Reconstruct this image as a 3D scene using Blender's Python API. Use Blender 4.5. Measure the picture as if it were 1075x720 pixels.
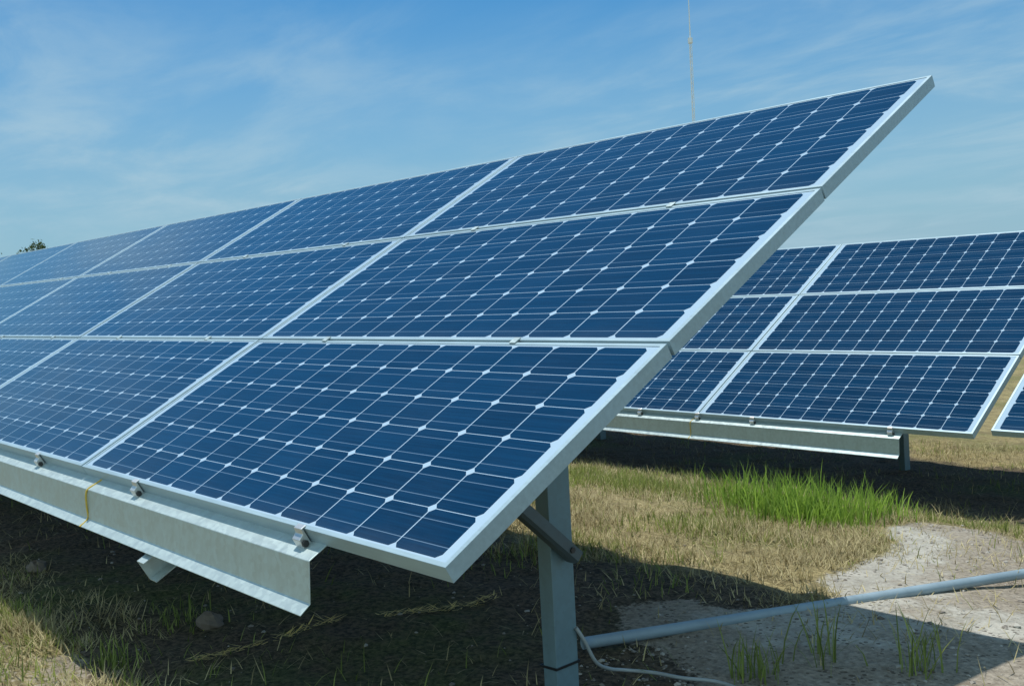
import bpy, math, random
import numpy as np
from mathutils import Matrix, Vector

R = math.radians
scene = bpy.context.scene
for o in list(bpy.data.objects):
    bpy.data.objects.remove(o)
COL = scene.collection

# ------------------------------------------------------------------ camera
cam_d = bpy.data.cameras.new("camera")
cam = bpy.data.objects.new("camera", cam_d)
COL.objects.link(cam)
MR = ((0.66915, 0.74128, -0.0524), (0.00679, -0.0766, -0.99704), (-0.7431, 0.66681, -0.05629))
right, down, fwd = (Vector(r) for r in MR)
rot = Matrix((right, -down, -fwd)).transposed()
cam.matrix_world = Matrix.Translation((1.9072, -1.4564, 1.4479)) @ rot.to_4x4()
cam_d.sensor_fit = 'HORIZONTAL'
cam_d.sensor_width = 36.0
cam_d.lens = 1054.24 * 36.0 / 1075.0
cam_d.clip_start = 0.05
cam_d.clip_end = 6000
scene.camera = cam

# ------------------------------------------------------------------ sun, sky
SUN = Vector((-0.196, 0.08, 1.0)).normalized()
sl = bpy.data.lights.new("sun", 'SUN')
sl.energy = 3.6
sl.angle = R(0.53)
sl.color = (1.0, 0.985, 0.93)
so = bpy.data.objects.new("sun", sl)
COL.objects.link(so)
so.rotation_euler = SUN.to_track_quat('Z', 'Y').to_euler()
so.location = (-6, 8, 20)

world = bpy.data.worlds.new("World")
scene.world = world
world.use_nodes = True
wt = world.node_tree
wt.nodes.clear()
wo = wt.nodes.new("ShaderNodeOutputWorld")
bg = wt.nodes.new("ShaderNodeBackground")
bg.inputs[1].default_value = 0.085
sky = wt.nodes.new("ShaderNodeTexSky")
sky.sky_type = 'NISHITA'
sky.sun_disc = False
sky.sun_elevation = math.asin(SUN.z)
sky.sun_rotation = math.atan2(SUN.x, SUN.y)
sky.air_density = 1.0
sky.dust_density = 0.3
sky.ozone_density = 3.0


class NT:
    """small helper to write node graphs"""
    def __init__(s, t): s.t = t
    def n(s, typ, **kw):
        nd = s.t.nodes.new(typ)
        for k, v in kw.items(): setattr(nd, k, v)
        return nd
    def put(s, sock, v):
        if isinstance(v, bpy.types.NodeSocket): s.t.links.new(v, sock)
        else: sock.default_value = v
    def m(s, op, a, b=0.0, c=0.0, clamp=False):
        nd = s.n("ShaderNodeMath", operation=op, use_clamp=clamp)
        for i, v in enumerate((a, b, c)): s.put(nd.inputs[i], v)
        return nd.outputs[0]
    def vm(s, op, a, b=(0, 0, 0)):
        nd = s.n("ShaderNodeVectorMath", operation=op)
        s.put(nd.inputs[0], a); s.put(nd.inputs[1], b)
        return nd.outputs[0]
    def mix(s, f, a, b):
        nd = s.n("ShaderNodeMix", data_type='RGBA')
        s.put(nd.inputs[0], f); s.put(nd.inputs[6], a); s.put(nd.inputs[7], b)
        return nd.outputs[2]
    def noise(s, vec, scale, detail=4, rough=.55, dist=0.0):
        nd = s.n("ShaderNodeTexNoise")
        if vec is not None: s.put(nd.inputs['Vector'], vec)
        nd.inputs['Scale'].default_value = scale
        nd.inputs['Detail'].default_value = detail
        nd.inputs['Roughness'].default_value = rough
        nd.inputs['Distortion'].default_value = dist
        return nd.outputs[0]
    def rng(s, v, a, b, c=0.0, d=1.0, smooth=True):
        nd = s.n("ShaderNodeMapRange")
        if smooth: nd.interpolation_type = 'SMOOTHSTEP'
        s.put(nd.inputs[0], v)
        for i, x in enumerate((a, b, c, d)): nd.inputs[i + 1].default_value = x
        return nd.outputs[0]
    def mapping(s, v, loc=(0, 0, 0), rot=(0, 0, 0), scale=(1, 1, 1)):
        nd = s.n("ShaderNodeMapping")
        s.put(nd.inputs[0], v)
        nd.inputs[1].default_value = loc; nd.inputs[2].default_value = rot; nd.inputs[3].default_value = scale
        return nd.outputs[0]


W_ = NT(wt)
tc = W_.n("ShaderNodeTexCoord")
sep = W_.n("ShaderNodeSeparateXYZ")
wt.links.new(tc.outputs['Generated'], sep.inputs[0])
zz = W_.m('MAXIMUM', sep.outputs[2], 0.0)
den = W_.m('ADD', zz, 0.12)
cx_ = W_.m('DIVIDE', sep.outputs[0], den)
cy_ = W_.m('DIVIDE', sep.outputs[1], den)
cmb = W_.n("ShaderNodeCombineXYZ")
wt.links.new(cx_, cmb.inputs[0]); wt.links.new(cy_, cmb.inputs[1])
streak = W_.mapping(cmb.outputs[0], (1.3, .4, 0), (0, 0, R(35)), (0.75, 1.3, 1))
n1 = W_.noise(streak, 1.6, 9, .60, .35)
n2 = W_.noise(W_.mapping(cmb.outputs[0], (4, 2, 0)), .45, 3, .5)
cl = W_.m('MULTIPLY', W_.m('MULTIPLY', W_.rng(n1, .36, .74), W_.rng(n2, .30, .58)), W_.rng(zz, .28, .42, 1.0, .08))
tint = W_.mix(1.0, sky.outputs[0], (0.29, 0.79, 1.02, 1))
tint.node.blend_type = 'MULTIPLY'
# pale, slightly grey band of moist air low over the horizon
band = W_.m('MULTIPLY', W_.rng(zz, .02, .29, 1.0, .0, False), W_.m('ADD', .72, W_.m('MULTIPLY', n2, .5)), clamp=True)
low = W_.mix(band, tint, (3.0, 4.65, 5.7, 1))
cloud = W_.mix(W_.m('MULTIPLY', cl, .66), low, (4.1, 5.7, 6.6, 1))
# unseen brightening added to the sky behind the camera as fill light
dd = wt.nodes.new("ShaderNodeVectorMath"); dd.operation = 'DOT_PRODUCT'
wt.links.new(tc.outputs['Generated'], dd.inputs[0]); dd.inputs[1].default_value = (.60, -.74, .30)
fill_veil = W_.m('MULTIPLY', W_.rng(dd.outputs['Value'], .10, .75, 0, .85), W_.rng(n2, .2, .6, .6, 1.0))
cloud = W_.mix(fill_veil, cloud, (6.6, 9.4, 10.4, 1))
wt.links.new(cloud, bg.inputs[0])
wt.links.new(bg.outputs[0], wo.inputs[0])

vs = scene.view_settings
vs.view_transform = 'Standard'
vs.look = 'None'
vs.gamma = 1.0
vs.exposure = 0.34
vs.use_curve_mapping = False

# ------------------------------------------------------------------ helpers
def tag(o, label=None, cat=None, group=None, kind=None):
    if label: o['label'] = label
    if cat: o['category'] = cat
    if group: o['group'] = group
    if kind: o['kind'] = kind
    return o

def empty(name, mat, label, cat, group=None):
    o = bpy.data.objects.new(name, None)
    COL.objects.link(o)
    o.empty_display_size = .2
    o.matrix_world = mat
    return tag(o, label, cat, group)

def mesh_obj(name, verts, faces, mats, parent=None, smooth=False, mi=None):
    me = bpy.data.meshes.new(name)
    me.from_pydata([tuple(v) for v in verts], [], [tuple(f) for f in faces])
    if not isinstance(mats, (list, tuple)): mats = [mats]
    for m in mats: me.materials.append(m)
    if mi is not None: me.polygons.foreach_set('material_index', mi)
    if smooth: me.polygons.foreach_set('use_smooth', [True] * len(me.polygons))
    me.update()
    o = bpy.data.objects.new(name, me)
    COL.objects.link(o)
    if parent: o.parent = parent
    return o

def copy_tree(o, parent=None):
    c = o.copy()
    COL.objects.link(c)
    if parent: c.parent = parent
    for ch in list(o.children): copy_tree(ch, c)
    return c

def extrude(profile, a, b, axis_u, axis_v, origin_dir, closed=True):
    """profile (list of 2-D points, ccw) swept from a to b along origin_dir -> verts, faces"""
    V = []
    for s_ in (a, b):
        for p, q in profile:
            V.append(Vector(origin_dir) * s_ + Vector(axis_u) * p + Vector(axis_v) * q)
    n = len(profile)
    F = [(i, (i + 1) % n, n + (i + 1) % n, n + i) for i in range(n)]
    F += [tuple(range(n))[::-1], tuple(range(n, 2 * n))]
    return V, F

def thick_line(pts, th):
    """open 2-D polyline -> closed outline of thickness th (on the left side), mitred"""
    P = [Vector(p) for p in pts]
    out = []
    for i, p in enumerate(P):
        ds = []
        if i > 0: ds.append((P[i] - P[i - 1]).normalized())
        if i < len(P) - 1: ds.append((P[i + 1] - P[i]).normalized())
        ns = [Vector((-d.y, d.x)) for d in ds]
        if len(ns) == 1: off = ns[0] * th
        else:
            b = (ns[0] + ns[1])
            b.normalize()
            off = b * th / max(.3, b.dot(ns[0]))
        out.append(p + off)
    return [tuple(p) for p in P] + [tuple(p) for p in reversed(out)]

def tube(pts, rad, seg=10, caps=True):
    P = [Vector(p) for p in pts]
    if not hasattr(rad, '__len__'): rad = [rad] * len(P)
    V, F = [], []
    up = Vector((0.13, .21, 1)).normalized()
    for i, p in enumerate(P):
        d = (P[min(i + 1, len(P) - 1)] - P[max(i - 1, 0)]).normalized()
        a = d.cross(up)
        if a.length < 1e-3: a = d.cross(Vector((1, 0, 0)))
        a.normalize(); b = d.cross(a)
        for k in range(seg):
            t = 2 * math.pi * k / seg
            V.append(p + (a * math.cos(t) + b * math.sin(t)) * rad[i])
    for i in range(len(P) - 1):
        for k in range(seg):
            F.append((i * seg + k, i * seg + (k + 1) % seg, (i + 1) * seg + (k + 1) % seg, (i + 1) * seg + k))
    if caps:
        F.append(tuple(range(seg))); F.append(tuple(range((len(P) - 1) * seg, len(P) * seg))[::-1])
    return V, F

def spline(pts, n=8):
    P = [Vector(p) for p in pts]
    out = []
    for i in range(len(P) - 1):
        p0, p1, p2, p3 = P[max(i - 1, 0)], P[i], P[i + 1], P[min(i + 2, len(P) - 1)]
        for k in range(n):
            t = k / n
            out.append(.5 * ((2 * p1) + (p2 - p0) * t + (2 * p0 - 5 * p1 + 4 * p2 - p3) * t * t + (3 * p1 - p0 - 3 * p2 + p3) * t ** 3))
    out.append(P[-1])
    return out

def box(x0, x1, y0, y1, z0, z1):
    V = [(x, y, z) for z in (z0, z1) for y in (y0, y1) for x in (x0, x1)]
    F = [(0, 2, 3, 1), (4, 5, 7, 6), (0, 1, 5, 4), (2, 6, 7, 3), (0, 4, 6, 2), (1, 3, 7, 5)]
    return V, F

def merge(*parts):
    V, F = [], []
    for v, f in parts:
        o = len(V)
        V += [tuple(q) for q in v]
        F += [tuple(i + o for i in g) for g in f]
    return V, F

def bevel(o, w=.002, seg=2):
    md = o.modifiers.new('bevel', 'BEVEL')
    md.width = w; md.segments = seg; md.limit_method = 'ANGLE'; md.angle_limit = R(40)
    return o

def mat(name, base=(.5, .5, .5), rough=.6, metal=0.0, spec=.5):
    m = bpy.data.materials.new(name)
    m.use_nodes = True
    b = m.node_tree.nodes['Principled BSDF']
    b.inputs['Base Color'].default_value = (*base, 1)
    b.inputs['Roughness'].default_value = rough
    b.inputs['Metallic'].default_value = metal
    b.inputs['Specular IOR Level'].default_value = spec
    return m, NT(m.node_tree), b

# ------------------------------------------------------------------ dimensions
TILT = R(28.6)
PW, PH, PD = 2.5032, 0.9926, 0.050       # panel width, height, frame depth
GU, GV = 0.0110, 0.0130                  # gaps between columns, rows
CLEAR = 0.780                            # lower panel corner above the ground
FRONT = Matrix.Translation((0, 0, CLEAR))
bx = Vector((0.9999, -0.0109, 0.0007)).normalized()
bv = Vector((0.0091, 0.8622, 0.5065)).normalized()
bn = bx.cross(bv)
bY = bv * math.cos(TILT) - bn * math.sin(TILT)
bZ = bn * math.cos(TILT) + bv * math.sin(TILT)
BACK = Matrix.Translation((-1.2972, 5.8931, 0.1954)) @ Matrix((bx, bY, bZ)).transposed().to_4x4()
SLOPE = Matrix.Rotation(TILT, 4, 'X')

def terrain(y):
    """the field falls gently away behind the near rack"""
    s = np.clip((np.asarray(y, float) - 1.7) / 6.0, 0, 1)
    return -.545 * s * s * (3 - 2 * s)

def vnoise(x, y, seed=0):
    """cheap smooth value noise on numpy arrays"""
    xi = np.floor(x).astype(np.int64); yi = np.floor(y).astype(np.int64)
    fx = x - xi; fy = y - yi
    fx = fx * fx * (3 - 2 * fx); fy = fy * fy * (3 - 2 * fy)
    def h(a, b):
        k = (a * 374761393 + b * 668265263 + seed * 974634777) & 0x7fffffff
        k = ((k ^ (k >> 13)) * 1274126177) & 0x7fffffff
        return ((k ^ (k >> 16)) & 0xffff) / 65535.0
    return (h(xi, yi) * (1 - fx) + h(xi + 1, yi) * fx) * (1 - fy) + (h(xi, yi + 1) * (1 - fx) + h(xi + 1, yi + 1) * fx) * fy

def fbm(x, y, f, o=4, seed=0):
    a, t, s = 1.0, 0.0, 0.0
    for k in range(o):
        t = t + a * vnoise(x * f, y * f, seed + k); s += a
        a *= .5; f *= 2.03
    return t / s

def pale_mask(x, y):
    """bare pale sandy patch to the right of the dry grass (0..1)"""
    e = (fbm(x, y, 1.6, 3, 5) - .5) * .9
    edge = -.74 - .26 * (np.asarray(y) - 2.4) - .45 * np.clip((2.3 - np.asarray(y)) / .5, 0, 1)
    m = np.clip((x - edge + e * .7) / .25, 0, 1) * np.clip((5.35 + e * .8 - y) / .3, 0, 1) * np.clip((y - 1.2 + e) / .5, 0, 1)
    return np.maximum(m, np.clip((fbm(x, y, 2.6, 3, 51) - .48) * 5, 0, .5) * np.clip((.05 - np.asarray(y)) / .15, 0, 1))

def core_mask(x, y):
    """palest sand, a strip inside the bare patch"""
    x = np.asarray(x, float); y = np.asarray(y, float)
    tt = np.clip(((x + .45) * -.85 + (y - 2.3) * 2.2) / (.85 ** 2 + 2.2 ** 2), 0, 1)
    d = np.hypot(x - (-.45 - .85 * tt), y - (2.3 + 2.2 * tt))
    e = (fbm(x, y, 2.3, 3, 8) - .5) * .6
    return np.clip(np.exp(-((d + e * .5) / .52) ** 2) + .8 * np.exp(-(np.hypot(x - .25, y - 2.7) / .25) ** 2), 0, 1)

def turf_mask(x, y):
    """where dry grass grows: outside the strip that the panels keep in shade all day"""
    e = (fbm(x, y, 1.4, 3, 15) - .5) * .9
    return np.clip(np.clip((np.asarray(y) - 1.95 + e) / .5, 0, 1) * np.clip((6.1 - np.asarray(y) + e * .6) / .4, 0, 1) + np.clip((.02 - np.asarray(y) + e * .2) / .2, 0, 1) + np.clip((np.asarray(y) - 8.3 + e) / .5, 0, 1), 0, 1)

def ground_z(x, y):
    x = np.asarray(x, float); y = np.asarray(y, float)
    near = np.clip(1.2 - np.hypot(x + 1, y - 3) / 30, 0, 1)
    rough = 1 - .75 * pale_mask(x, y)
    return terrain(y) + near * rough * ((fbm(x, y, .9, 3, 1) - .5) * .07 + (fbm(x, y, 6, 3, 2) - .5) * .045)

# ------------------------------------------------------------------ materials
def mat_alu(name, base, rough, metal=.35, scale=(3, 60, 60)):
    m, t, b = mat(name, base, rough, metal)
    c = t.n("ShaderNodeTexCoord").outputs['Object']
    n = t.noise(t.mapping(c, scale=scale), 1.0, 3, .6)
    n2 = t.noise(c, 2.5, 4, .6)
    f = t.m('ADD', t.m('MULTIPLY', n, .5), t.m('MULTIPLY', n2, .5))
    col = t.mix(t.rng(f, .3, .7), (*[k * .86 for k in base], 1), (*[min(1, k * 1.08) for k in base], 1))
    t.put(b.inputs['Base Color'], col)
    t.put(b.inputs['Roughness'], t.rng(n2, .2, .8, rough - .08, rough + .1))
    return m

M_FRAME = mat_alu("anodised_frame", (.33, .44, .485), .42, .2)
M_GALV = mat("galvanised_steel", (.50, .56, .57), .5, .35)
def galv(name, base, rough=.48, metal=.35):
    m, t, b = mat(name, base, rough, metal)
    c = t.n("ShaderNodeTexCoord").outputs['Object']
    vor = t.n("ShaderNodeTexVoronoi")
    t.put(vor.inputs['Vector'], c); vor.inputs['Scale'].default_value = 55
    g = t.n("ShaderNodeSeparateColor"); t.put(g.inputs[0], vor.outputs['Color'])
    st = t.noise(t.mapping(c, scale=(14, 1.2, 1.2)), 1.5, 4, .6)
    f = t.m('ADD', t.m('MULTIPLY', g.outputs[0], .35), t.m('MULTIPLY', st, .65))
    t.put(b.inputs['Base Color'], t.mix(t.rng(f, .2, .8), (*[k * .90 for k in base], 1), (*[k * 1.08 for k in base], 1)))
    t.put(b.inputs['Roughness'], t.rng(f, 0, 1, rough - .1, rough + .15))
    return m
M_GALV = galv("galvanised_steel", (.46, .54, .53), .42, .35)
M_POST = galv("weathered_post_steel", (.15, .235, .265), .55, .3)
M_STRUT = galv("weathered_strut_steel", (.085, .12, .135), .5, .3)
M_CLAMP = mat_alu("clamp_metal", (.66, .66, .64), .35, .6)
M_BOLT = mat("bolt_steel", (.06, .06, .06), .5, .6)[0]
M_STRAP = mat("yellow_strap", (.55, .38, .06), .7)[0]
M_TIE = mat("black_plastic", (.012, .013, .015), .45)[0]
M_PIPE = mat_alu("grey_conduit", (.23, .30, .34), .42, .0, (2, 12, 12))
M_CABLE = mat_alu("grey_cable", (.30, .33, .33), .55, 0, (6, 6, 6))
M_BACKSHEET = mat("white_backsheet", (.7, .72, .72), .6)[0]

def mat_laminate():
    m, t, b = mat("solar_glass", (.01, .03, .08), .1)
    c = t.n("ShaderNodeTexCoord").outputs['Object']
    s = t.n("ShaderNodeSeparateXYZ"); t.put(s.inputs[0], c)
    su, sv = .2005, .1585
    mu, mv = (PW - 12 * su) / 2, (PH - 6 * sv) / 2
    cu = t.m('DIVIDE', t.m('SUBTRACT', t.m('MULTIPLY', s.outputs[0], -1), mu), su)
    cv = t.m('DIVIDE', t.m('SUBTRACT', s.outputs[1], mv), sv)
    fu = t.m('FRACT', cu); fv = t.m('FRACT', cv)
    du = t.m('MULTIPLY', t.m('ABSOLUTE', t.m('SUBTRACT', fu, .5)), su)
    dv = t.m('MULTIPLY', t.m('ABSOLUTE', t.m('SUBTRACT', fv, .5)), sv)
    ok = t.m('LESS_THAN', du, su / 2 - .0021)
    for e in (t.m('LESS_THAN', dv, sv / 2 - .0012),
              t.m('LESS_THAN', t.m('ADD', du, dv), (su + sv) / 2 - .0185),
              t.m('GREATER_THAN', cu, 0), t.m('LESS_THAN', cu, 12),
              t.m('GREATER_THAN', cv, 0), t.m('LESS_THAN', cv, 6)):
        ok = t.m('MULTIPLY', ok, e)
    # two bus bars per cell
    bb = t.m('LESS_THAN', t.m('ABSOLUTE', t.m('SUBTRACT', t.m('ABSOLUTE', t.m('SUBTRACT', fv, .5)), .25)), .0085)
    # every cell a little different
    cmb = t.n("ShaderNodeCombineXYZ")
    t.put(cmb.inputs[0], t.m('FLOOR', cu)); t.put(cmb.inputs[1], t.m('FLOOR', cv))
    oi = t.n("ShaderNodeObjectInfo")
    t.put(cmb.inputs[2], t.m('MULTIPLY', oi.outputs['Random'], 57.0))
    wn = t.n("ShaderNodeTexWhiteNoise"); t.put(wn.inputs[0], cmb.outputs[0])
    fing = t.noise(t.mapping(c, scale=(3, 130, 1)), 1.0, 3, .6)
    v = t.m('ADD', t.m('MULTIPLY', wn.outputs[0], .45), t.m('MULTIPLY', t.rng(fing, .3, .7), .55))
    cell = t.mix(v, (.0010, .0135, .036, 1), (.0028, .031, .078, 1))
    cell = t.mix(t.m('MULTIPLY', bb, .85), cell, (.13, .20, .28, 1))
    col = t.mix(ok, (.37, .48, .57, 1), cell)
    # thin film of dust, thicker along the lower edge where rain leaves it
    dn = t.noise(c, 3.2, 5, .65)
    low = t.rng(s.outputs[1], .0, .10, .07, .0)
    dust = t.m('ADD', t.rng(dn, .35, .8, .0, .014), t.m('MULTIPLY', low, dn))
    col = t.mix(dust, col, (.34, .33, .29, 1))
    t.put(b.inputs['Base Color'], col)
    t.put(b.inputs['Roughness'], .06)
    b.inputs['IOR'].default_value = 1.6
    return m
M_LAM = mat_laminate()

def mat_ground():
    m, t, b = mat("ground_soil", (.2, .15, .1), .95, 0, .15)
    c = t.n("ShaderNodeTexCoord").outputs['Object']
    at = t.n("ShaderNodeAttribute"); at.attribute_name = "pale"
    co = t.n("ShaderNodeAttribute"); co.attribute_name = "core"
    sw = t.n("ShaderNodeAttribute"); sw.attribute_name = "turf"
    big = t.noise(c, .7, 5, .6)
    mid = t.noise(c, 4.5, 6, .65)
    fine = t.noise(c, 38, 5, .7)
    grit = t.noise(c, 110, 3, .7)
    straws = t.noise(t.mapping(c, rot=(0, 0, .6), scale=(12, 60, 12)), 1.0, 4, .65, .6)
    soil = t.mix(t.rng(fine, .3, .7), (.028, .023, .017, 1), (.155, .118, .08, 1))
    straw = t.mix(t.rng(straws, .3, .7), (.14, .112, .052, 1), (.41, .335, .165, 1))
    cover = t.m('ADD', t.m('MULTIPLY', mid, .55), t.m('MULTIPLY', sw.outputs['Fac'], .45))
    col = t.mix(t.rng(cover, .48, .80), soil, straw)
    grn = t.mix(t.rng(fine, .3, .7), (.03, .05, .012, 1), (.11, .15, .04, 1))
    col = t.mix(t.m('MULTIPLY', t.rng(big, .46, .64), t.rng(mid, .3, .6, .1, .6)), col, grn)
    bare = t.mix(t.rng(fine, .25, .75), (.17, .145, .112, 1), (.42, .365, .29, 1))
    bare = t.mix(t.rng(mid, .42, .70, .0, .6), bare, (.19, .15, .105, 1))
    sand = t.mix(t.rng(t.m('ADD', t.m('MULTIPLY', fine, .5), t.m('MULTIPLY', mid, .5)), .3, .68), (.26, .24, .20, 1), (.50, .475, .41, 1))
    km = t.m('ADD', co.outputs['Fac'], t.m('MULTIPLY', t.m('SUBTRACT', mid, .5), 1.3))
    sand = t.mix(t.rng(km, .28, .72), bare, sand)
    vo = t.n("ShaderNodeTexVoronoi"); t.put(vo.inputs['Vector'], c); vo.inputs['Scale'].default_value = 31
    speck = t.m('MULTIPLY', t.m('LESS_THAN', vo.outputs['Distance'], .26), t.rng(mid, .42, .55))
    sand = t.mix(t.m('MULTIPLY', speck, .8), sand, (.07, .055, .042, 1))
    sand = t.mix(t.rng(grit, .58, .75, 0, .45), sand, (.52, .48, .42, 1))
    pm = t.m('ADD', at.outputs['Fac'], t.m('ADD', t.m('MULTIPLY', t.m('SUBTRACT', mid, .5), 1.2), t.m('MULTIPLY', t.m('SUBTRACT', fine, .5), .7)))
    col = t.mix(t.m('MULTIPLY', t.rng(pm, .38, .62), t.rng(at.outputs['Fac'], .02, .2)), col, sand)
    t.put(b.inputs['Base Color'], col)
    bp = t.n("ShaderNodeBump"); bp.inputs['Strength'].default_value = .9; bp.inputs['Distance'].default_value = .025
    t.put(bp.inputs['Height'], t.m('ADD', t.m('MULTIPLY', fine, .6), t.m('ADD', t.m('MULTIPLY', straws, .3), t.m('MULTIPLY', grit, .3))))
    t.put(b.inputs['Normal'], bp.outputs[0])
    return m
M_GROUND = mat_ground()

def mat_blade(name, dark, light, trans=.25):
    m, t, b = mat(name, dark, .6, 0, .3)
    at = t.n("ShaderNodeAttribute"); at.attribute_name = "tone"
    t.put(b.inputs['Base Color'], t.mix(at.outputs['Fac'], (*dark, 1), (*light, 1)))
    tr = t.n("ShaderNodeBsdfTranslucent")
    t.put(tr.inputs[0], t.mix(at.outputs['Fac'], (*dark, 1), (*light, 1)))
    ms = t.n("ShaderNodeMixShader"); ms.inputs[0].default_value = trans
    out = m.node_tree.nodes['Material Output']
    t.put(ms.inputs[1], b.outputs[0]); t.put(ms.inputs[2], tr.outputs[0])
    t.put(out.inputs[0], ms.outputs[0])
    return m
M_STRAW = mat_blade("dry_straw", (.15, .12, .05), (.55, .465, .24), .15)
M_DEAD = mat_blade("dead_grass", (.05, .038, .022), (.22, .17, .10), .1)
M_GREEN = mat_blade("green_blades", (.07, .10, .016), (.36, .41, .10), .45)
M_LUSH = mat_blade("lush_blades", (.09, .17, .018), (.36, .53, .08), .5)
M_GRAVEL = mat_blade("gravel_stones", (.10, .08, .06), (.42, .39, .34), 0.0)
M_LEAF = mat_blade("tree_leaves", (.025, .05, .012), (.09, .13, .035), .3)
M_BARK = mat("bark", (.11, .085, .06), .9)[0]
M_STONE = mat_alu("field_stone", (.17, .135, .10), .9, 0, (9, 9, 9))
M_VINE = mat_blade("yellow_straw", (.50, .38, .10), (.80, .64, .24), .3)
M_MAST = mat("painted_mast", (.75, .78, .80), .5, .0)[0]

# ------------------------------------------------------------------ ground, one sheet to the horizon
def axis(a, b, step, far):
    core = list(np.arange(a, b + 1e-6, step))
    out, d, p = [], step, b
    while p < far:
        d *= 1.35; p += d; out.append(p)
    lo, d, p = [], step, a
    while p > -far:
        d *= 1.35; p -= d; lo.append(p)
    return np.array(lo[::-1] + core + out)
gx, gy = axis(-9, 3, .05, 2500), axis(-2.2, 10, .05, 2500)
X, Y = np.meshgrid(gx, gy)
Zg = ground_z(X, Y)
gv_ = np.stack([X.ravel(), Y.ravel(), Zg.ravel()], 1)
nx, ny = len(gx), len(gy)
idx = np.arange(nx * ny).reshape(ny, nx)
gf = np.stack([idx[:-1, :-1].ravel(), idx[:-1, 1:].ravel(), idx[1:, 1:].ravel(), idx[1:, :-1].ravel()], 1)
me = bpy.data.meshes.new("ground")
me.vertices.add(len(gv_)); me.vertices.foreach_set('co', gv_.ravel())
me.loops.add(gf.size); me.loops.foreach_set('vertex_index', gf.ravel().astype(np.int32))
me.polygons.add(len(gf)); me.polygons.foreach_set('loop_start', np.arange(0, gf.size, 4).astype(np.int32))
me.update(calc_edges=True)
me.polygons.foreach_set('use_smooth', [True] * len(gf))
a_ = me.attributes.new("pale", 'FLOAT', 'POINT')
a_.data.foreach_set('value', pale_mask(gv_[:, 0], gv_[:, 1]).astype(np.float32))
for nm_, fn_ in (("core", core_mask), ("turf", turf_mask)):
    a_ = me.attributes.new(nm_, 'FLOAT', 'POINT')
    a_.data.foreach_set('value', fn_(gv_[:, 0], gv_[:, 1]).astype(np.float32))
me.materials.append(M_GROUND)
ground = bpy.data.objects.new("ground", me)
COL.objects.link(ground)
tag(ground, kind='structure')

# ------------------------------------------------------------------ solar panels
def make_panel():
    root = bpy.data.objects.new("solar_panel", None)
    COL.objects.link(root)
    root.empty_display_size = .2
    prof = [(0, -.0008), (.0008, 0), (.0145, 0), (.0145, -.0018), (.0022, -.0018), (.0022, -.0478), (.028, -.0478), (.028, -.05), (0, -.05)]
    V, F = [], []
    n = len(prof)
    for sx, sy in ((0, 0), (1, 0), (1, 1), (0, 1)):
        for i, z in prof:
            V.append((-(PW * sx + (i if sx == 0 else -i)), PH * sy + (i if sy == 0 else -i), z))
    for k in range(4):
        for j in range(n):
            a, b = k * n + j, k * n + (j + 1) % n
            c, d = ((k + 1) % 4) * n + (j + 1) % n, ((k + 1) % 4) * n + j
            F.append((a, b, c, d))
    mesh_obj("frame", V, F, M_FRAME, root)
    e = .003
    V, F = box(-PW + e, -e, e, PH - e, -.0075, -.0022)
    lam = mesh_obj("glass", V, F, [M_LAM, M_BACKSHEET], root, mi=[1, 0, 1, 1, 1, 1])
    V, F = box(-PW / 2 - .06, -PW / 2 + .06, PH - .16, PH - .07, -.031, -.0078)
    bevel(mesh_obj("junction_box", V, F, M_TIE, root), .003)
    return root

ROWS = ("bottom", "middle", "top")
proto = make_panel()
used = [False]
rng = random.Random(4)
def place_panel(base, col, row, label, group, x0=0.0, v0=0.0):
    p = proto if not used[0] else copy_tree(proto)
    used[0] = True
    x = x0 - col * (PW + GU)
    v = v0 + row * (PH + GV)
    p.matrix_world = base @ SLOPE @ Matrix.Translation((x + rng.uniform(-.002, .002), v, rng.uniform(-.0015, .0015)))
    tag(p, label, "solar panel", group)

ORD = ("first", "second", "third", "fourth", "fifth", "sixth", "seventh")
NF = 6
for c in range(NF):
    for r in range(3):
        if c == 0:
            lab = ("bottom row solar panel nearest the camera, over the post and grey pipe",
                   "middle row solar panel at the open right end of the near rack",
                   "top row solar panel whose right corner stands highest against the sky")[r]
        else:
            lab = "%s row solar panel, %s from the open right end of the near rack" % (ROWS[r], ORD[c])
        place_panel(FRONT, c, r, lab, "solar panels on the near rack")
for c in range(3):
    for r in range(3):
        lab = ("%s row dark solar panel at the far rack's right end beside the gap" if c == 0 else
               "%s row dark solar panel of the far rack, half hidden behind near panels" if c == 1 else
               "%s row solar panel of the far rack, wholly behind near panels") % ROWS[r]
        place_panel(BACK, c, r, lab, "solar panels on the far rack")
RX0 = .112 + PW
for r in range(3):
    place_panel(BACK, 0, r, "%s solar panel beyond the narrow gap, on the neighbouring rack" %
                ("bottom row", "middle row", "top row")[r], "solar panels on the neighbouring far rack", RX0, .055)

# ------------------------------------------------------------------ racks
ct, st = math.cos(TILT), math.sin(TILT)
def at(v, n):                       # slope coordinates -> rack (y, z)
    return (v * ct - n * st, v * st + n * ct)

def purlin_profile(v, flip=False):
    """Z section whose top flange lies under the frames, web vertical, lower lip toward the viewer"""
    y0, z0 = at(v - .066, -.0535)
    yb, zb = at(v + .045, -.0535)
    pts = [(yb, zb), (y0, z0), (y0 - .006, z0 - .122), (y0 - .041, z0 - .122 - .026)]
    return thick_line(pts, -.004)

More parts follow.
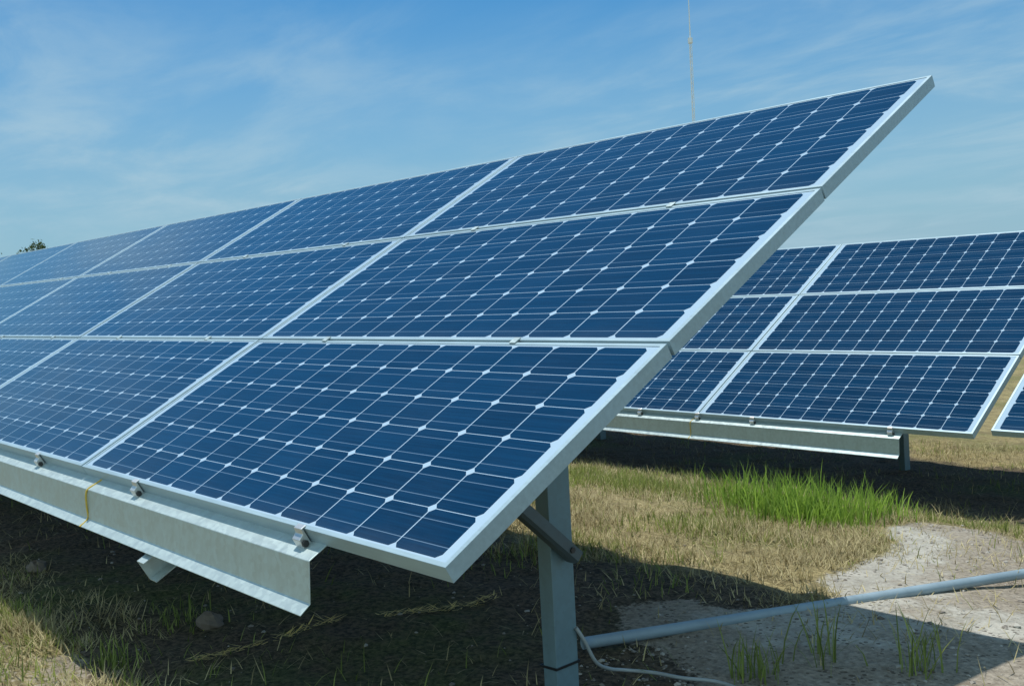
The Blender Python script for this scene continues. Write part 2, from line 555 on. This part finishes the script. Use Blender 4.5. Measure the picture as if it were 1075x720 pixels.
def make_clamp_end(rack, x, v=0.0, rotx=0):
    """end clamp: foot on the flange, riser and a lip over the frame, with a bolt"""
    w = .026
    prof = [at(v - .032, -.0535), at(v - .003, -.0535), at(v - .003, .0), at(v + .010, .0008), at(v + .010, .0045), at(v - .010, .0045), at(v - .013, -.012), at(v - .032, -.020)]
    V, F = extrude(prof, x - w, x + w * .6, (0, 1, 0), (0, 0, 1), (1, 0, 0))
    c = mesh_obj("clamp", V, F, M_CLAMP, rack)
    bevel(c, .002)
    y, z = at(v - .022, -.038)
    V, F = tube([(x + w * .58, y, z), (x + w * .95, y, z)], .011, 6)
    mesh_obj("bolt", V, F, M_BOLT, c)
    return c

def make_rack(name_label, base, x_left, x_right, post_xs, rafter_xs, clamp_xs, front_end, post_y, group, v0=0.0, strut=True):
    rack = empty("mounting_rack", base, name_label, "rack", group)
    S0 = lambda v, n: at(v + v0, n)
    # purlins
    for k, v in enumerate((0.0, PH - .02, 2 * PH - .02, 3 * PH - .1)):
        xr = front_end - .04 * (k > 0)
        prof = purlin_profile(v + v0)
        V, F = extrude(prof, x_left + (.55 if base is BACK and x_left > 0 and k == 0 else .02), xr, (0, 1, 0), (0, 0, 1), (1, 0, 0))
        bevel(mesh_obj("purlin", V, F, M_GALV, rack), .0025)
    # rafters: channels along the slope below the purlins
    for i, (x, va) in enumerate(rafter_xs):
        prof = thick_line([(.03, 0), (-.03, 0), (-.03, -.09), (.03, -.09)], .004)
        V = []
        for v in (va, 3 * PH - .25):
            for p, q in prof:
                y, z = at(v + v0 + (.05 if False else 0), -.178 + q)
                V.append((x + p, y, z))
        n = len(prof)
        F = [(a, (a + 1) % n, n + (a + 1) % n, n + a) for a in range(n)] + [tuple(range(n))[::-1], tuple(range(n, 2 * n))]
        mesh_obj("rafter", V, F, M_GALV, rack)
    if strut:
        V, F = box(-1.72, post_xs[0] + .02, post_y - .03, post_y + .03, .92 - CLEAR, .98 - CLEAR)
        mesh_obj("cross_beam", V, F, M_GALV, rack)
    inv = base.inverted()
    for i, x in enumerate(post_xs):
        for y in ((post_y,) if i == 0 or post_y > 1 else (post_y, 2.3)):
            ztop = y * math.tan(TILT) - .17
            wp = base @ Vector((x, y, -CLEAR))
            zb = (inv @ Vector((wp.x, wp.y, float(terrain(wp.y)) - .25))).z
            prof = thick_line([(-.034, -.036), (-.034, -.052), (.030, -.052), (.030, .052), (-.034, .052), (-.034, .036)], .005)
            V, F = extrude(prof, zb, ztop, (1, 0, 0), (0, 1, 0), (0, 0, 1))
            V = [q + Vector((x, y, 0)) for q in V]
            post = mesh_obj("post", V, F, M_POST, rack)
            bevel(post, .002)
            if strut and i == 0 and y == post_y:
                z = .150 - CLEAR
                V, F = [], []
                a, b_ = .0360, .0580
                loop = [(-a - .010, -b_), (a, -b_), (a, b_), (-a - .010, b_)]
                for zz_, o in ((z - .004, 0), (z + .004, 0)):
                    for px, py in loop: V.append((x + px, y + py, zz_ + .004 * (px > 0)))
                loop2 = [(px * .94, py * .95) for px, py in loop]
                for zz_ in (z - .004, z + .004):
                    for px, py in loop2: V.append((x + px, y + py, zz_ + .004 * (px > 0)))
                for k in range(4):
                    k2 = (k + 1) % 4
                    F += [(k, k2, 4 + k2, 4 + k), (8 + k, 12 + k, 12 + k2, 8 + k2), (4 + k, 4 + k2, 12 + k2, 12 + k), (k, 8 + k, 8 + k2, k2)]
                mesh_obj("cable_tie", V, F, M_TIE, post)
            if strut and y == post_y:
                # folded strut from the post up to the front of the rafter
                xs = x + .058
                p0 = Vector((xs, y + .03, .528 - CLEAR)); p1 = Vector((xs, y - .26, .785 - CLEAR))
                d = (p1 - p0).normalized(); nrm = Vector((1, 0, 0)).cross(d).normalized()
                prof = thick_line([(-.026, -.02), (-.026, .014), (-.017, .022), (.017, .022), (.026, .014), (.026, -.02)], .004)
                V = []
                for q in (p0, p1):
                    for a, bq in prof: V.append(q + Vector((1, 0, 0)) * a + nrm * bq)
                n = len(prof)
                F = [(a, (a + 1) % n, n + (a + 1) % n, n + a) for a in range(n)] + [tuple(range(n))[::-1], tuple(range(n, 2 * n))]
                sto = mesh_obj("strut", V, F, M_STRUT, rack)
                q = p0 + d * .05
                V, F = tube([q + Vector((.018, 0, 0)), q + Vector((.036, 0, 0))], .011, 6)
                mesh_obj("bolt", V, F, M_BOLT, sto)
    for x in clamp_xs:
        make_clamp_end(rack, x, v0 - .001)
        for r in (1, 2) if strut else ():
            v = v0 + r * (PH + GV) - GV / 2
            y, z = at(v, .001)
            V = []
            for dx in (-.015, .015):
                for dv, dn in ((-.017, .0005), (.017, .0005), (.017, .004), (-.017, .004)):
                    yy, zz2 = at(v + dv, dn)
                    V.append((x + dx, yy, zz2))
            F = [(0, 1, 5, 4), (1, 2, 6, 5), (2, 3, 7, 6), (3, 0, 4, 7), (3, 2, 1, 0), (4, 5, 6, 7)]
            mesh_obj("clamp", V, F, M_GALV, rack)
    return rack

clx = [-.676, -1.906, -3.076] + [-3.076 - 1.23 * k for k in range(1, 10)]
make_rack("near galvanised steel rack of beams and posts carrying the large front panels", FRONT,
          -NF * (PW + GU), 0, [-.53, -3.45, -6.35, -9.25, -12.15], [(-1.68, -.205), (-4.6, -.205), (-7.5, -.205), (-10.4, -.205)],
          clx, -.583, .88, "galvanised racks under the panels")
clb = [-.632, -1.913, -2.514, -3.212, -4.4, -5.6, -6.8]
make_rack("far galvanised steel rack behind the near panels, its beam above dark shade", BACK,
          -3 * (PW + GU), 0, [-1.53, -5.6], [(-1.53, .1), (-4.6, .1)], clb, -.55, 1.9, "galvanised racks under the panels", strut=False)
make_rack("neighbouring rack at the right edge beyond the narrow gap", BACK,
          .09, RX0, [1.9], [(.6, .2), (1.9, .2)], [.75, 1.9], RX0 - .1, .42, "galvanised racks under the panels", .055, strut=False)

# yellow straps round the beams
def strap(base, x, v0, label, rad):
    y0, z0 = at(v0 - .066, -.0535)
    ya, za = at(v0 - .004, -.050)
    pts = [(x + .012, ya, za + .002), (x + .006, (ya + y0) / 2, (za + z0) / 2 + .003), (x + .001, y0 - .003, z0 + .003),
           (x, y0 - .012, z0 - .02), (x + .002, y0 - .013, z0 - .07), (x + .001, y0 - .012, z0 - .118), (x - .003, y0 - .045, z0 - .145)]
    V, F = tube(spline(pts, 4), rad, 6)
    o = mesh_obj("strap", V, F, M_STRAP, smooth=True)
    o.matrix_world = base
    return tag(o, label, "strap", "yellow straps tied round the beams")
strap(FRONT, -2.345, 0, "thin yellow strap tied round the near beam at the lower left", .0042)
strap(BACK, -2.575, 0, "thin faded yellow strap round the far beam below the panel joint", .004)

# ------------------------------------------------------------------ pipe and cable
def gz(x, y): return float(ground_z(x, y))
pts = [Vector((-.83, 1.29, .036)) + Vector((.80, 2.21, -.095)) * k for k in np.linspace(0, 1.45, 8)]
V, F = tube(spline(pts, 6), .024, 14)
o = mesh_obj("pipe", V, F, M_PIPE, smooth=True)
tag(o, "long straight grey plastic pipe lying on the ground beside the post", "pipe")
pts = [(-0.494, 0.922, 0.274), (-0.483, 0.951, 0.221), (-0.489, 1.009, 0.128), (-0.536, 1.126, 0.058), (-0.536, 1.207, 0.029), (-0.454, 1.265, 0.023), (-0.338, 1.289, 0.026), (-0.221, 1.347, 0.023), (-0.058, 1.324, 0.023), (0.105, 1.242, 0.017)]
V, F = tube(spline(pts, 8), .0068, 8)
o = mesh_obj("cable", V, F, M_CABLE, smooth=True)
tag(o, "thin pale grey cable curving down the post and over the ground", "cable")

# ------------------------------------------------------------------ grass
def blades(name, P, h, w, az, lean, curve, tone, material, seg=2):
    """P (N,3) bases; every blade a tapering bent ribbon of its own -> one mesh"""
    N = len(P)
    d = np.stack([np.cos(az), np.sin(az), np.zeros(N)], 1)
    s = np.stack([-np.sin(az), np.cos(az), np.zeros(N)], 1)
    up = np.array([0, 0, 1.0])
    V = np.zeros((N, 2 * seg + 1, 3))
    pos = P.copy()
    for k in range(seg + 1):
        f = k / seg
        if k < seg:
            ww = (w * (1 - .45 * f))[:, None] * s * .5
            V[:, 2 * k] = pos - ww; V[:, 2 * k + 1] = pos + ww
            ang = lean + curve * f
            pos = pos + (h / seg)[:, None] * (np.cos(ang)[:, None] * up + np.sin(ang)[:, None] * d)
        else: V[:, 2 * seg] = pos
    nv = 2 * seg + 1
    b = (np.arange(N) * nv)[:, None]
    li, ls, lt = [], [], []
    quads = np.concatenate([b + np.array([[2 * k, 2 * k + 1, 2 * k + 3, 2 * k + 2]]) for k in range(seg - 1)], 0)
    tris = b + np.array([[2 * seg - 2, 2 * seg - 1, 2 * seg]])
    loops = np.concatenate([quads.ravel(), tris.ravel()]).astype(np.int32)
    starts = np.concatenate([np.arange(len(quads)) * 4, len(quads) * 4 + np.arange(len(tris)) * 3]).astype(np.int32)
    me = bpy.data.meshes.new(name)
    me.vertices.add(N * nv); me.vertices.foreach_set('co', V.reshape(-1))
    me.loops.add(len(loops)); me.loops.foreach_set('vertex_index', loops)
    me.polygons.add(len(starts)); me.polygons.foreach_set('loop_start', starts)
    me.update(calc_edges=True)
    a = me.attributes.new("tone", 'FLOAT', 'POINT')
    a.data.foreach_set('value', np.repeat(tone, nv).astype(np.float32))
    me.materials.append(material)
    o = bpy.data.objects.new(name, me)
    COL.objects.link(o)
    return o

rs = np.random.default_rng(11)
def scatter(n, x0, x1, y0, y1, dens):
    x = rs.uniform(x0, x1, n); y = rs.uniform(y0, y1, n)
    k = rs.uniform(0, 1, n) < dens(x, y)
    x, y = x[k], y[k]
    return np.stack([x, y, ground_z(x, y) - .004], 1)

def u(n, a, b): return rs.uniform(a, b, n)

# short dry straw, lying every way
def d_straw(x, y):
    p = pale_mask(x, y)
    d = np.clip(fbm(x, y, 2.2, 3, 21) * 2.6 - .72, .08, 1)
    return d * (1 - .93 * np.clip(p * 1.3, 0, 1)) * (.10 + .9 * turf_mask(x, y))
P1 = np.concatenate([scatter(150000, -7, 1.6, -1.2, 9.5, d_straw), scatter(150000, -6, .2, 1.7, 6.4, d_straw), scatter(75000, -4.6, -1.7, -1.0, .3, d_straw)])
n = len(P1)
blades_o = blades("dry_grass", P1, u(n, .03, .10) * (.35 + 1.5 * fbm(P1[:, 0], P1[:, 1], 4.5, 3, 61)), u(n, .0025, .006), u(n, 0, 6.28), u(n, .45, 1.5), u(n, -.2, .7), np.clip(rs.beta(2, 2, n) * (.35 + 1.25 * fbm(P1[:, 0], P1[:, 1], 3.0, 3, 62)), 0, 1), M_STRAW)
tag(blades_o, "short dry straw coloured grass scattered over the ground", "dry grass", kind='stuff')

# short green grass in patches
def d_green(x, y):
    p = pale_mask(x, y)
    g = np.clip((fbm(x, y, 2.0, 3, 33) - .47) * 8, 0, 1)
    right_ = np.exp(-(((x + 3.8) / 1.0) ** 2 + ((y - 5.0) / .6) ** 2)) + np.exp(-(((x + 1.9) / .5) ** 2 + ((y - 3.5) / .3) ** 2)) * .7
    lowleft = np.exp(-(((x + 2.9) / .5) ** 2 + ((y + .25) / .2) ** 2))
    shade = .2 + .8 * turf_mask(x, y)
    return np.clip(g * .5 * shade + right_ * .8 + lowleft * .45, 0, 1) * (1 - .97 * np.clip(p * 1.6, 0, 1))
P2 = np.concatenate([scatter(70000, -7, 1.6, -1.2, 9.5, d_green), scatter(70000, -6, .2, 1.7, 6.4, d_green), scatter(18000, -4.6, -1.7, -1.0, .2, d_green)])
n = len(P2)
o = blades("green_grass", P2, u(n, .03, .12) * (.5 + fbm(P2[:, 0], P2[:, 1], 3.5, 2, 77)), u(n, .003, .007), u(n, 0, 6.28), u(n, .1, .9), u(n, .1, .8), rs.beta(2, 2, n), M_GREEN)
tag(o, "short patchy green grass growing through the dry straw", "grass", kind='stuff')

# the tall lush clump in front of the far rack
def clump(label, spots, n, h, wd, mtl, group=None, name="grass_clump"):
    px, py = [], []
    for (x, y, sx, sy, wt_) in spots:
        k = int(n * wt_)
        px.append(rs.normal(x, sx, k)); py.append(rs.normal(y, sy, k))
    x = np.concatenate(px); y = np.concatenate(py); m = len(x)
    P = np.stack([x, y, ground_z(x, y) - .005], 1)
    hh = u(m, h[0], h[1]) * (.55 + .6 * fbm(x, y, 5, 2, 9))
    o = blades(name, P, hh, u(m, wd[0], wd[1]), u(m, 0, 6.28), np.abs(rs.normal(0, .28, m)), u(m, .1, 1.1), rs.beta(2, 2, m), mtl, 3)
    return tag(o, label, "grass clump", group)
clump("tall bright green grass clump in front of the far rack's shade",
      [(-1.62, 4.45, .15, .2, .2), (-2.0, 4.6, .25, .2, .42), (-2.5, 4.75, .18, .15, .14), (-1.6, 5.05, .09, .12, .12), (-1.8, 4.35, .15, .15, .14)], 1500, (.12, .42), (.005, .011), M_LUSH)

# ------------------------------------------------------------------ small things on the ground
def vine(label, pts, k):
    sp = spline([(x, y, 0) for x, y in pts], 12)
    A_ = np.array([tuple(p) for p in sp])
    ii = rs.integers(0, len(A_) - 1, k)
    f = rs.uniform(0, 1, k)[:, None]
    P = A_[ii] * (1 - f) + A_[ii + 1] * f
    P[:, :2] += rs.normal(0, .006, (k, 2))
    P[:, 2] = ground_z(P[:, 0], P[:, 1]) + rs.uniform(.0, .022, k)
    az = np.arctan2(A_[ii + 1, 1] - A_[ii, 1], A_[ii + 1, 0] - A_[ii, 0]) + rs.normal(0, .5, k) + np.pi * rs.integers(0, 2, k)
    o = blades("straw_wisp", P, u(k, .025, .07), u(k, .004, .008), az, u(k, 1.1, 1.6), u(k, -.3, .4), rs.uniform(.6, 1, k), M_VINE)
    return tag(o, label, "straw wisp", "straw wisps on the shaded soil")
vine("wisp of yellow straw on dark soil below the end of the near beam", [(-1.97, .19), (-1.95, .30), (-1.94, .42), (-1.91, .58), (-1.93, .72), (-1.91, .83)], 130)
vine("wisp of yellow straw on dark soil midway between beam and post", [(-1.78, .98), (-1.73, 1.11), (-1.67, 1.22), (-1.63, 1.36), (-1.60, 1.5)], 120)

def stone(label, x, y, r, seed):
    rr = random.Random(seed)
    bm_v, bm_f = [], []
    nu, nv2 = 10, 7
    for j in range(nv2 + 1):
        th = math.pi * j / nv2
        for i in range(nu):
            ph = 2 * math.pi * i / nu
            k = r * (1 + rr.uniform(-.22, .18))
            bm_v.append((k * math.sin(th) * math.cos(ph) * 1.25, k * math.sin(th) * math.sin(ph), k * .7 * math.cos(th)))
    for j in range(nv2):
        for i in range(nu):
            bm_f.append((j * nu + i, j * nu + (i + 1) % nu, (j + 1) * nu + (i + 1) % nu, (j + 1) * nu + i))
    o = mesh_obj("stone", bm_v, bm_f, M_STONE)
    o.location = (x, y, gz(x, y) + r * .25)
    return tag(o, label, "stone", "stones in the shade under the near rack")
stone("small pale stone in the shade below the near beam, at the far left", -4.1, .24, .055, 1)
stone("brown fist sized stone in the shade left of the dry stem", -2.36, .46, .058, 2)

TG = "foreground green tufts"
for lab, sp, k, hh in (
        ("sparse tall green sprouts in the shade just below the middle of the pipe", (-.09, 1.80, .06, .06, 1), 26, (.2, .42)),
        ("low leaning green sprouts in shade at the bottom edge, right of the cable", (-.16, 1.50, .05, .04, 1), 46, (.10, .26)),
        ("thin green sprouts in the foreground at the lower right corner", (.22, 1.94, .04, .04, 1), 34, (.14, .34)),
        ("green tuft at the shadow's edge below the left part of the near beam", (-2.22, -.03, .06, .05, 1), 70, (.08, .20)),
        ("green tuft at the lower left corner in full sun", (-3.27, -.15, .10, .07, 1), 130, (.06, .17)),
        ("low dark green tuft in the shade beneath the near beam's end", (-2.6, .40, .10, .08, 1), 70, (.05, .13))):
    clump(lab, [sp], k, hh, (.004, .008), M_GREEN, TG, "grass_tuft")

def gravel():
    Pg = np.concatenate([scatter(5000, -2, 1.6, 1.2, 5.5, lambda x, y: .05 + .5 * pale_mask(x, y)),
                         scatter(120, -.75, -.3, 1.1, 1.5, lambda x, y: 1 + 0 * x),
                         scatter(700, -5, -.2, -.4, 2.0, lambda x, y: .35 + 0 * x)])
    N = len(Pg)
    r_ = .003 + .011 * rs.uniform(0, 1, N) ** 3
    r_[rs.uniform(0, 1, N) < .02] *= 1.7
    base = np.array([(1, 0, 0), (-1, 0, 0), (0, 1, 0), (0, -1, 0), (0, 0, 1), (0, 0, -.6),
                     (.6, .6, .5), (-.6, .6, .5), (-.6, -.6, .5), (.6, -.6, .5)])
    tris = np.array([(4, 6, 7), (4, 7, 8), (4, 8, 9), (4, 9, 6), (0, 2, 6), (2, 1, 7), (1, 3, 8), (3, 0, 9),
                     (2, 7, 6), (1, 8, 7), (3, 9, 8), (0, 6, 9), (0, 5, 2), (2, 5, 1), (1, 5, 3), (3, 5, 0)])
    V = base[None] * r_[:, None, None] * rs.uniform(.7, 1.3, (N, 10, 1)) * np.array([1.2, 1, .75])
    a = rs.uniform(0, 6.28, N)
    ca, sa = np.cos(a)[:, None], np.sin(a)[:, None]
    V = np.stack([V[:, :, 0] * ca - V[:, :, 1] * sa, V[:, :, 0] * sa + V[:, :, 1] * ca, V[:, :, 2]], 2) + Pg[:, None] + np.array([0, 0, .004])
    F = (np.arange(N) * 10)[:, None, None] + tris[None]
    o = mesh_obj("gravel", V.reshape(-1, 3).tolist(), F.reshape(-1, 3).tolist(), M_GRAVEL)
    a_ = o.data.attributes.new("tone", 'FLOAT', 'POINT')
    a_.data.foreach_set('value', np.repeat(rs.beta(1.5, 1.5, N), 10).astype(np.float32))
    tag(o, "loose grey and brown gravel strewn over the bare ground", "gravel", kind='stuff')
gravel()

# ------------------------------------------------------------------ far things: trees and mast
def tree(label, x, y, h, spread, seed):
    rr = np.random.default_rng(seed)
    g = float(terrain(y))
    root = empty("tree", Matrix.Translation((x, y, g)), label, "tree", "far trees over the top of the near panels")
    pts = [(0, 0, -.2), (.05, .03, h * .3), (-.05, .06, h * .6), (.02, .02, h * .92)]
    parts = [tube(spline(pts, 4), list(np.linspace(.16, .03, 13)), 8)]
    tips = []
    for k in range(11):
        z = h * rr.uniform(.4, .85); a = k * 2.4 + rr.uniform(-.4, .4)
        ln = spread * rr.uniform(.55, 1.0) * (1.25 - z / h * .6)
        e = (math.cos(a) * ln, math.sin(a) * ln, min(h * .97, z + ln * rr.uniform(.2, .6)))
        parts.append(tube(spline([(0, 0, z), (e[0] * .5, e[1] * .5, z + (e[2] - z) * .35), e], 3), list(np.linspace(.06, .012, 7)), 6))
        tips.append(e); tips.append((e[0] * .6, e[1] * .6, z + (e[2] - z) * .55))
    tips.append((0, 0, h * .95))
    mesh_obj("trunk", *merge(*parts), M_BARK, root, smooth=True)
    per = 170
    T = np.repeat(np.array(tips), per, 0)
    T = T + rr.normal(0, 1, T.shape) * np.array([.32, .32, .22]) * spread * .5
    N = len(T)
    nrm = rr.normal(0, 1, (N, 3)); nrm[:, 2] += .6
    nrm /= np.linalg.norm(nrm, axis=1)[:, None]
    a = np.cross(nrm, rr.normal(0, 1, (N, 3))); a /= np.linalg.norm(a, axis=1)[:, None]
    b = np.cross(nrm, a)
    s = rr.uniform(.05, .10, N)[:, None]
    V = np.stack([T - a * s, T - b * s * .45, T + a * s, T + b * s * .45], 1).reshape(-1, 3)
    F = np.arange(4 * N).reshape(-1, 4)
    c = mesh_obj("crown", V, F.tolist(), M_LEAF, root)
    at_ = c.data.attributes.new("tone", 'FLOAT', 'POINT')
    at_.data.foreach_set('value', np.repeat(rr.beta(1.6, 1.8, N), 4).astype(np.float32))
    return root
CX, CY, CZ = 1.9072, -1.4564, 1.4479
def along(rx, ry, rz, dist):
    k = dist / math.hypot(rx, ry)
    return CX + rx * k, CY + ry * k, CZ + rz * k
x, y, z = along(-1.0608, .3232, .0685, 48)
tree("dark green tree top just showing over the near panels at the far left", x, y, z - float(terrain(y)), 1.25, 3)
x, y, z = along(-1.100, .281, .0775, 46)
tree("green tree cut off by the left edge of the picture", x, y, z - float(terrain(y)) + .1, 1.0, 8)

# guyed lattice mast with a whip on top
mx, my, mz = along(-.6255, .8203, .215, 70)
g0 = float(terrain(my))
mast = empty("radio_mast", Matrix.Translation((mx, my, g0)), "thin pale lattice mast rising behind the near panels into the sky", "mast")
H1 = 17.4 - g0
legs = []
tri = [(math.cos(q) * .09, math.sin(q) * .09) for q in (0.3, 0.3 + 2.0944, 0.3 + 4.18879)]
for a, b in tri: mesh_obj("leg", *tube([(a, b, -.2), (a, b, H1)], .022, 6), M_MAST, mast)
br = []
k = 0
zc = 0.0
while zc + .45 < H1:
    for i in range(3):
        p, q = tri[i], tri[(i + 1) % 3]
        if k % 2: p, q = q, p
        br.append(tube([(p[0], p[1], zc), (q[0], q[1], zc + .45)], .008, 4))
    zc += .45; k += 1
mesh_obj("lattice", *merge(*br), M_MAST, mast)
mesh_obj("collar", *tube([(0, 0, H1 - .25), (0, 0, H1 + .1)], .16, 10), M_MAST, mast)
mesh_obj("whip", *tube([(0, 0, H1), (0, 0, H1 + 3.6)], [.05, .025], 8), M_MAST, mast)

print("objects", len(bpy.data.objects))
